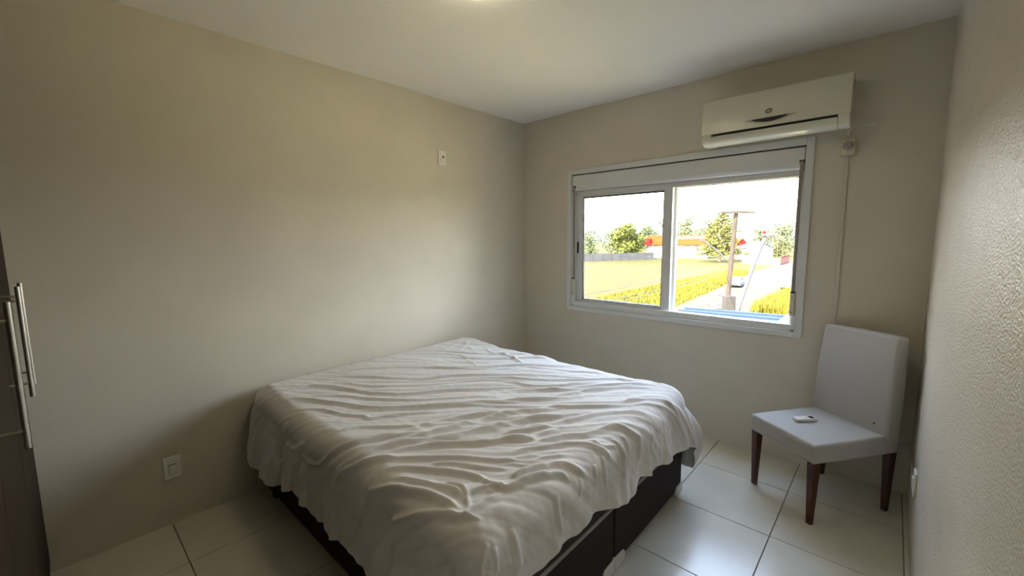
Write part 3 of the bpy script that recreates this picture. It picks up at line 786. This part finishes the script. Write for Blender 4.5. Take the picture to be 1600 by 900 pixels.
BG = [((-98.2, 146.8), 11.5, 5.5, 'hazy tree above the fence at the left edge of the window'),
      ((-101.0, 165.0), 13.5, 6.0, 'hazy tree behind the small grey house'),
      ((-92.0, 172.0), 12.5, 6.2, 'hazy tree between the small grey house and the round tree'),
      ((-78.0, 176.0), 15.0, 6.5, 'dark tree rising behind the right side of the round tree'),
      ((-69.0, 178.0), 16.5, 6.5, 'dark tree behind the left end of the red roof'),
      ((-62.5, 181.0), 17.8, 6.8, 'tallest dark tree above the red roof'),
      ((-55.5, 185.0), 17.5, 6.0, 'dark tree above the red roof at the window divider')]
def push(p, h, r, s):
    return (2.75+(p[0]-2.75)*s, -3.21+(p[1]+3.21)*s), 7.5+(h-7.5)*s, r*s
for k, ((x, y), h, r, lab) in enumerate(BG):
    (x, y), h, r = push((x, y), h, r, (1.12, 1, 1, 1, 1, 1.16, 1)[k])
    round_tree(lab, (x, y, GZ), h, r, m_leaf2, 20+k, n=1500, low=.08)
BG2 = [((-36.0, 226.0), 15.5, 8.0, 'wide dark tree above the grey gabled roof'),
       ((-46.0, 235.0), 13.0, 7.0, 'low dark tree right of the utility pole near the hill'),
       ((-27.0, 232.0), 14.0, 8.0, 'low dark tree behind the street lamp head'),
       ((-20.5, 190.0), 7.5, 6.0, 'low bush-like tree behind the yellow posts'),
       ((-27.5, 176.0), 6.5, 5.0, 'small tree behind the brick annex')]
for k, ((x, y), h, r, lab) in enumerate(BG2):
    (x, y), h, r = push((x, y), h, r, (1, 1, 1.15, 1, 1)[k])
    round_tree(lab, (x, y, GZ), h, r, m_leaf2, 40+k, n=1200, low=.05)
def tall_grass(name, lab, poly_, n, h, seed):
    rg = random.Random(seed); V, F = [], []
    xs_ = [p[0] for p in poly_]; ys_ = [p[1] for p in poly_]
    def inside(x, y):
        c = False
        for i in range(len(poly_)):
            (x0, y0), (x1, y1) = poly_[i-1], poly_[i]
            if (y0 > y) != (y1 > y) and x < (x1-x0)*(y-y0)/(y1-y0)+x0: c = not c
        return c
    while n:
        x, y = rg.uniform(min(xs_), max(xs_)), rg.uniform(min(ys_), max(ys_))
        if not inside(x, y): continue
        n -= 1
        a = rg.uniform(0, 6.28); hh = h*rg.uniform(.5, 1.25); w = .05+.05*rg.random(); ln = rg.uniform(-.5, .5)*hh
        i = len(V)
        V += [Vector((x-w*math.cos(a), y-w*math.sin(a), GZ)), Vector((x+w*math.cos(a), y+w*math.sin(a), GZ)), Vector((x+ln*math.sin(a), y-ln*math.cos(a), GZ+hh))]
        F.append((i, i+1, i+2))
    o = pymesh(name, V, F, m_gr, smooth=False, kind='stuff')
    tag(o, lab, 'grass')
m_gr = mat('tall_grass_blades', (0.100, 0.086, 0.011), rough=0.9, spec=0.1, noise=0.3, nscale=0.8)
tall_grass('tall_grass', 'tall yellow green grass on the near side of the road', [(-7.2, 42.5), (-6.6, 60), (-1.5, 60), (-1.5, 38)], 9000, 1.3, 1)
tall_grass('verge_grass', 'bright green grass verge between the bare soil and the road', [(-14.4, 41.8), (-15.9, 60.8), (-19.2, 99), (-23.5, 99), (-24, 60), (-24, 30), (-14, 30)], 14000, 0.45, 2)

# ------------------------------------------------------------------ fence, houses
m_conc = mat('concrete_panel', (0.075, 0.066, 0.064), rough=0.9, noise=0.12, nscale=1.0, rand=0.08)
m_hwhite = mat('white_render', (0.30, 0.29, 0.275), rough=0.85, noise=0.04, nscale=0.6)
m_red = mat('orange_roof_tiles', (0.15, 0.026, 0.004), rough=0.8, noise=0.15, nscale=1.2)
m_redpaint = mat('red_paint', (0.11,0.010,0.009), rough=0.7)
m_groof = mat('grey_roof', (0.075,0.073,0.072), rough=0.8, noise=0.1, nscale=1)
m_hglass = mat('dark_pane', (0.06, 0.05, 0.045), rough=0.2)
m_pink = mat('pink_gate_paint', (0.06,0.028,0.026), rough=0.7)
m_brick = mat('brick_red', (0.10, 0.045, 0.03), rough=0.9, noise=0.2, nscale=2)
def line_frame(p0, p1):
    d = Vector((p1[0]-p0[0], p1[1]-p0[1], 0)); return d.length, math.atan2(d.y, d.x)
p0, p1 = (-76.5, 99.5), (-57.6, 135.0)
Ln, an = line_frame(p0, p1)
fe = thing('concrete_fence', 'grey concrete panel fence along the far side of the lot', 'fence', (p0[0], p0[1], GZ), an)
nP = 12; st = Ln/nP
pan = None
for k in range(nP+1):
    if k == 0:
        post = MB().box(-.11, .11, -.11, .11, -.2, 2.65).build('fence_post', m_conc, fe); o = post
    else:
        o = post.copy(); COL.objects.link(o)
    o.location = (k*st, 0, 0)
    if k < nP:
        for q in range(2):
            if pan is None:
                pan = MB().box(.10, st-.10, -.04, .04, 0.0, 1.24).build('concrete_panel', m_conc, fe, bevel=.02, seg=1); c = pan
            else:
                c = pan.copy(); COL.objects.link(c)
            c.location = (k*st, 0, -.1+1.26*q)

def gable(parent, L, D, zw, zr, m_w, m_r, over=.4, along='x', wname='walls'):
    """simple house: walls with gable ends, roof slabs"""
    w = MB()
    if along == 'x':
        w.prism([(0, -.2), (D, -.2), (D, zw), (D/2, zr), (0, zw)], 0, L, 'x')
    else:
        w.prism([(0, -.2), (L, -.2), (L, zw), (L/2, zr), (0, zw)], 0, D, 'y')
    w.build(wname, m_w, parent)
    S = D if along == 'x' else L
    E = L if along == 'x' else D
    sl = (zr-zw)/(S/2)
    for sg in (0, 1):
        r_ = MB()
        a0 = (-over if sg == 0 else S+over); a1 = S/2
        za = zw - over*sl + .03; zb = zr + .03
        r_.prism([(a0, za), (a1, zb), (a1, zb+.18), (a0, za+.18)], -over, E+over, along)
        r_.build('roof_slope', m_r, parent)
def hwindow(parent, x0, x1, z0, z1, y=0.0, m=None, name='house_window'):
    f = MB(); f.box(x0-.08, x1+.08, y-.06, y+.02, z0-.08, z0); f.box(x0-.08, x1+.08, y-.06, y+.02, z1, z1+.08)
    f.box(x0-.08, x0, y-.06, y+.02, z0, z1); f.box(x1, x1+.08, y-.06, y+.02, z0, z1); f.box((x0+x1)/2-.04, (x0+x1)/2+.04, y-.06, y+.02, z0, z1)
    o = f.build(name, m_hwhite, parent)
    MB().box(x0, x1, y-.03, y+.02, z0, z1).build('pane', m or m_hglass, o)
# long white house with the orange roof
p0, p1 = (-64.2, 144.9), (-45.0, 150.2)
Ln, an = line_frame(p0, p1)
hs = thing('long_white_house', 'long white house with orange tiled roof across the lot', 'house', (p0[0], p0[1], GZ), an)
gable(hs, Ln, 9.0, 5.0, 7.9, m_hwhite, m_red, .5)
for x in (2.4, 12.6, 15.6): hwindow(hs, x, x+1.5, 3.3, 4.5)
hwindow(hs, 5.6, 6.8, 2.1, 3.3)
MB().box(-1.3, 1.0, -1.0, 2.6, 4.6, 7.0).build('red_corner_box', m_redpaint, hs)
MB().box(6.8, Ln-1.2, 2.4, 4.0, 6.9, 7.75).build('pale_roof_ridge', m_hwhite, hs)
# red gabled house half hidden by the pine
hs = thing('red_gabled_house', 'small house with red gable end right of the conifer', 'house', (-38.9, 160.6, GZ), math.radians(30))
gable(hs, 4.6, 8.0, 4.2, 6.6, m_hwhite, m_red, .35, 'y')
MB().prism([(.1, 4.3), (4.5, 4.3), (2.3, 6.5)], -.06, 0.0, 'y').build('gable_cladding', m_redpaint, hs)
hwindow(hs, 1.4, 2.8, 2.0, 3.3)
# white gabled house by the road
hs = thing('white_gabled_house', 'bright white house with low grey gabled roof by the road', 'house', (-31.8, 145.6, GZ), math.radians(40))
gable(hs, 8.3, 5.0, 3.9, 5.7, m_hwhite, m_groof, .4, 'y')
hwindow(hs, 2.8, 4.1, 1.8, 2.9)
hs = thing('brick_annex', 'reddish brick annex behind the bright white house', 'house', (-34.9, 183.0, GZ), math.radians(40))
MB().box(0, 3.8, 0, 4, -.2, 3.4).build('walls', m_brick, hs)
MB().box(-.3, 4.1, -.3, 4.3, 3.4, 3.7).build('flat_roof', m_hwhite, hs)
hwindow(hs, .9, 2.0, 1.6, 2.9)
# white boundary wall, panels between piers
p0, p1 = (-27.6, 124.6), (-19.0, 124.0)
Ln, an = line_frame(p0, p1)
bw = thing('boundary_wall', 'low white boundary wall before the bright white house', 'wall', (p0[0], p0[1], GZ), an)
for k in range(4):
    MB().box(k*Ln/4+.15, (k+1)*Ln/4-.15, -.08, .08, -.1, 1.75).build('wall_panel', m_hwhite, bw)
for k in range(5):
    MB().box(k*Ln/4-.15, k*Ln/4+.15, -.15, .15, -.1, 2.0).build('pier', m_hwhite, bw)
p0, p1 = (-18.8, 125.3), (-19.4, 141)
Ln, an = line_frame(p0, p1)
gt = thing('barred_gate', 'pinkish barred gate at the end of the boundary wall', 'gate', (p0[0], p0[1], GZ), an)
MB().box(0, Ln, -.05, .05, 0.05, .25).build('rail', m_pink, gt); MB().box(0, Ln, -.05, .05, 2.0, 2.15).build('rail', m_pink, gt)
bar = None
for k in range(30):
    if bar is None: bar = MB().box(-.07, .07, -.04, .04, .2, 2.05).build('bar', m_pink, gt); o = bar
    else: o = bar.copy(); COL.objects.link(o)
    o.location = (.25+k*(Ln-.5)/29, 0, 0)
# small grey house behind the fence
hs = thing('small_grey_house', 'small grey blue house with pale roof behind the concrete fence', 'house', (-95.0, 137.6, GZ), math.radians(52))
m_gblue = mat('grey_blue_render', (0.065,0.068,0.075), rough=0.85)
gable(hs, 5.6, 7.0, 4.2, 5.4, m_gblue, m_hwhite, .5, 'y')
hwindow(hs, 1.0, 2.2, 2.6, 3.7); hwindow(hs, 3.2, 4.6, 2.2, 3.8)
m_ypost = mat('yellow_post_paint', (0.08,0.06,0.025), rough=0.7)
for x, y, h, lab in ((-25.3, 157.2, 8.1, 'taller yellowish post beyond the bright white house'), (-24.0, 158.6, 6.2, 'shorter yellowish post right of the taller one')):
    o = MB().tube([(0, 0, -.1), (0, 0, h)], [.16, .12], 8).build('roadside_post', m_ypost, loc=(x, y, GZ)); tag(o, lab, 'post')

# ------------------------------------------------------------------ cars
m_car = mat('white_car_paint', (0.075,0.08,0.095), rough=0.6, coat=0.0)
m_tyre = mat('tyre', (0.02, 0.02, 0.02), rough=0.8)
m_cglass = mat('car_glass', (0.03, 0.035, 0.045), rough=0.08)
m_lampg = mat('headlamp', (0.55, 0.55, 0.52), rough=0.15)
def car(lab, loc, rz):
    t = thing('car', lab, 'car', loc, rz)          # front looks along local -y
    b = MB()
    secs = [(-2.05, .30, .62, .66), (-1.95, .25, .72, .78), (-1.2, .22, .86, .84), (0, .20, .90, .85), (1.4, .22, .92, .84), (2.0, .30, .86, .76), (2.08, .40, .75, .70)]
    b.loft([[Vector((-w, y, z0)), Vector((w, y, z0)), Vector((w*1.0, y, z1-.1)), Vector((w*.92, y, z1)), Vector((-w*.92, y, z1)), Vector((-w, y, z1-.1))] for y, z0, z1, w in secs])
    b.build('body', m_car, t, bevel=.04)
    c = MB()
    cs_ = [(-1.15, .86, .76), (-.45, 1.40, .60), (.2, 1.47, .60), (.95, 1.43, .58), (1.75, .90, .72)]
    c.loft([[Vector((-.78, y, .82)), Vector((.78, y, .82)), Vector((w, y, z)), Vector((-w, y, z))] for y, z, w in cs_])
    c.build('cabin', m_car, t, bevel=.03)
    MB().poly([(-.62, -1.12, .93), (.62, -1.12, .93), (.50, -.56, 1.36), (-.50, -.56, 1.36)]).build('windshield', m_cglass, t)
    for s in (-1, 1):
        MB().box(s*.70-.02, s*.70+.02, -.5, .95, .95, 1.32).build('side_window', m_cglass, t)
        MB().box(s*.56-.14, s*.56+.14, -2.06, -1.98, .52, .66).build('headlamp', m_lampg, t, bevel=.02)
        for y in (-1.28, 1.28):
            MB().tube([(s*.68, y, .31), (s*.86, y, .31)], .31, 16).build('wheel', m_tyre, t)
    MB().box(-.4, .4, -2.085, -2.0, .36, .52).build('grille', m_tyre, t)
    return t
car('white car coming along the road beside the utility pole', (-14.4, 66.2, GZ+.03), math.radians(6))
car('white car at the right edge of the window on the road', (-7.9, 67.2, GZ+.03), math.radians(184))

# ------------------------------------------------------------------ utility pole, street lamps, wires
m_pole = mat('weathered_pole', (0.042, 0.033, 0.025), rough=0.9, noise=0.15, nscale=2)
m_galv = mat('galvanised_steel', (0.12,0.12,0.13), rough=0.5, metal=0.3)
m_cer = mat('brown_ceramic', (0.16, 0.10, 0.08), rough=0.3)
m_boxg = mat('grey_box_paint', (0.036,0.032,0.029), rough=0.7)
m_wire = mat('black_cable', (0.03, 0.02, 0.018), rough=0.7)
m_lamp = mat('street_lamp_paint', (0.052,0.051,0.054), rough=0.8)
up = thing('utility_pole', 'tall grey brown utility pole with crossarm, box and lamp arm', 'utility pole', (-3.645, 20.29, GZ))
b0 = Vector((0, 0, -.2)); b1 = Vector((0.315, 0.29, 8.78))
def onp(z): return b0.lerp(b1, (z+.2)/8.98)
MB().tube([b0, onp(4), b1], [.16, .13, .10], 12).build('pole', m_pole, up, smooth=True)
cr = Vector((0.74, 0.671, 0))
def crossarm(z, l, r_):
    c = onp(z)
    a = MB(); Mx = Matrix.Translation(c) @ Matrix.Rotation(math.atan2(cr.y, cr.x), 4, 'Z')
    a.box(-l, r_, -.20, -.10, -.05, .05, Mx)
    o = a.build('crossarm', m_pole, up)
    return c, o
c, o = crossarm(8.72, .85, .85)
def insulator(parent, p, s=1.0):
    MB().lathe([(.02*s, -.02), (.025*s, .04*s), (.075*s, .06*s), (.04*s, .09*s), (.07*s, .12*s), (.035*s, .16*s), (.05*s, .19*s), (.02*s, .23*s)], 10, p).build('insulator', m_cer, parent, smooth=True)
fr = Vector((0.671, -0.74, 0))*.15
for q in (-.80, .80): insulator(o, c+cr*q+fr+Vector((0, 0, .05)), .75)
c2, o_ = crossarm(3.72, .72, .62)
for q in (-.60, .50): insulator(o_, c2+cr*q+fr+Vector((0, 0, .05)), 1.35)
bx_ = MB(); Mx = Matrix.Translation(onp(4.05)) @ Matrix.Rotation(math.atan2(cr.y, cr.x), 4, 'Z')
bx_.box(-.36, .18, -.52, -.17, -.42, .42, Mx)
bo_ = bx_.build('equipment_box', m_boxg, up, bevel=.02)
for a_, z_ in ((-.16, .17), (-.12, -.10)):
    k_ = MB(); k_.box(a_-.05, a_+.05, -.535, -.51, z_-.05, z_+.05, Mx); k_.build('box_terminal', m_gasket, bo_)
lp_ = Vector((-4.63, 19.92, 1.3)) - Vector((-3.645, 20.29, GZ)); la_ = onp(6.1)
MB().tube([la_, la_.lerp(lp_, .55)+Vector((0, 0, .06)), lp_+Vector((0, 0, -.03)), lp_+Vector((-.16, -.14, .03))], .038, 8).build('lamp_arm', m_lamp, up, smooth=True)
def wire(pts, r, lab, parent=None):
    o = MB().tube(smooth_pts(pts, 6), r, 5).build('wire', m_wire, parent)
    return o
w_ = MB(); A_ = onp(4.4); lc_ = c2-cr*.60+fr+Vector((0, 0, .3))
w_.tube(smooth_pts([A_+cr*-.3, A_-cr*.55+Vector((0, 0, .06)), A_-cr*.85+Vector((0, 0, -.25)), c2-cr*1.0+Vector((0, 0, .28)), c2-cr*1.5+Vector((0, 0, .20))], 6), .016, 5)
w_.tube(smooth_pts([c2-cr*1.0+Vector((0, 0, .28)), c2-cr*.86+Vector((0, 0, .12)), lc_], 6), .016, 5)
w_.tube(smooth_pts([lc_, c2-cr*.3+Vector((0, 0, .22))+fr, c2+Vector((0, 0, .3))+fr*1.5, c2+cr*.5+fr+Vector((0, 0, .3))], 6), .014, 5)
w_.build('jumper_cable', m_wire, up)
for k, (a_, b_) in enumerate((((-3.62, 20.2, 0.10), (-3.716, 6.992, -0.034)), ((-3.62, 20.2, -0.30), (-3.335, 7.305, -0.239)), ((-3.62, 20.2, -0.42), (-3.18, 7.45, -0.30)))):
    A = Vector(a_); B = Vector(b_); E = A + (B-A)*1.35
    pts = [A.lerp(E, t) - Vector((0, 0, .12*math.sin(math.pi*t))) for t in (0, .25, .5, .75, 1)]
    o = MB().tube(pts, .011, 5).build('overhead_cable', m_wire)
    tag(o, ('uppermost', 'middle', 'lowest')[k]+' of three dark cables crossing the view of the lot', 'cable')
sl = thing('street_lamp', 'leaning pale street lamp post right of the utility pole', 'street lamp', (-1.92, 10.42, GZ))
o0 = Vector((-1.92, 10.42, GZ))
P_ = [Vector(p)-o0 for p in ((-1.92, 10.42, GZ-.1), (-.951, 12.08, -.91), (-.699, 12.52, .423), (-.53, 12.80, 1.20), (-.43, 12.93, 1.47))]
MB().tube(P_, [.075, .062, .062, .075, .06], 10).build('post', m_lamp, sl, smooth=True)
hd = MB(); H0 = P_[-1]; hdv = Vector((.25, .22, 0)).normalized()
for_ = Vector((-.66, .75, 0))
hd.loft([[H0+hdv*s+for_*(w*a)+Vector((0, 0, .06+z*b)) for a, b in ((-1, -.6), (1, -.6), (1, .5), (.5, 1), (-.5, 1), (-1, .5))] for s, w, z in ((-.16, .05, .03), (-.05, .09, .06), (.18, .10, .06), (.38, .06, .03))])
hd.build('lamp_head', m_lamp, sl, bevel=.01)
MB().lathe([(.05, .10), (.055, .16), (.04, .20), (.0, .205)], 10, tuple(H0-hdv*.06)).build('red_photocell', m_redpaint, sl, smooth=True)

# ------------------------------------------------------------------ canopy under the window
m_can = mat('pale_blue_metal_roof', (0.068, 0.084, 0.104), rough=0.9, spec=0.05, noise=0.05, nscale=3)
cn = thing('canopy', 'pale blue metal canopy roof just below the window', 'canopy', (0, T, 0.6))
rib = MB()
yb = lambda x: 2.00 + 0.34*(x-.87)
rib.loft([[Vector((x, 0.0, -.07)), Vector((x, yb(x)-T, -.07)), Vector((x, yb(x)-T, 0)), Vector((x, 0.0, 0))] for x in (.87, 1.40, 1.93)])
rib.build('roof_deck', m_can, cn)
for k in range(10):
    y0 = .06+.20*k
    s = MB(); s.loft([[Vector((x, y0+.03*(x-.87)*k/2, 0)), Vector((x, y0+.10+.03*(x-.87)*k/2, 0)), Vector((x, y0+.085+.03*(x-.87)*k/2, .022)), Vector((x, y0+.015+.03*(x-.87)*k/2, .022))] for x in (.87, 1.40, 1.93)])
    s.build('roof_rib', m_can, cn)
MB().box(1.93, 1.955, 0.0, yb(1.93)-T+.02, -.10, .035).build('edge_flashing', m_white, cn)
MB().box(.845, .87, 0.0, yb(.87)-T+.01, -.10, .035).build('edge_flashing', m_white, cn)
for x in (.95, 1.85):
    MB().tube([(x, 0, -.75), (x, 1.5, -.08)], .02, 8).build('strut', m_galv, cn)

for m_ in (m_conc, m_hwhite, m_red, m_redpaint, m_groof, m_pink, m_brick, m_gblue, m_ypost, m_pole, m_galv, m_boxg, m_lamp, m_car, m_can):
    m_.node_tree.nodes['Principled BSDF'].inputs['Specular IOR Level'].default_value = 0.06
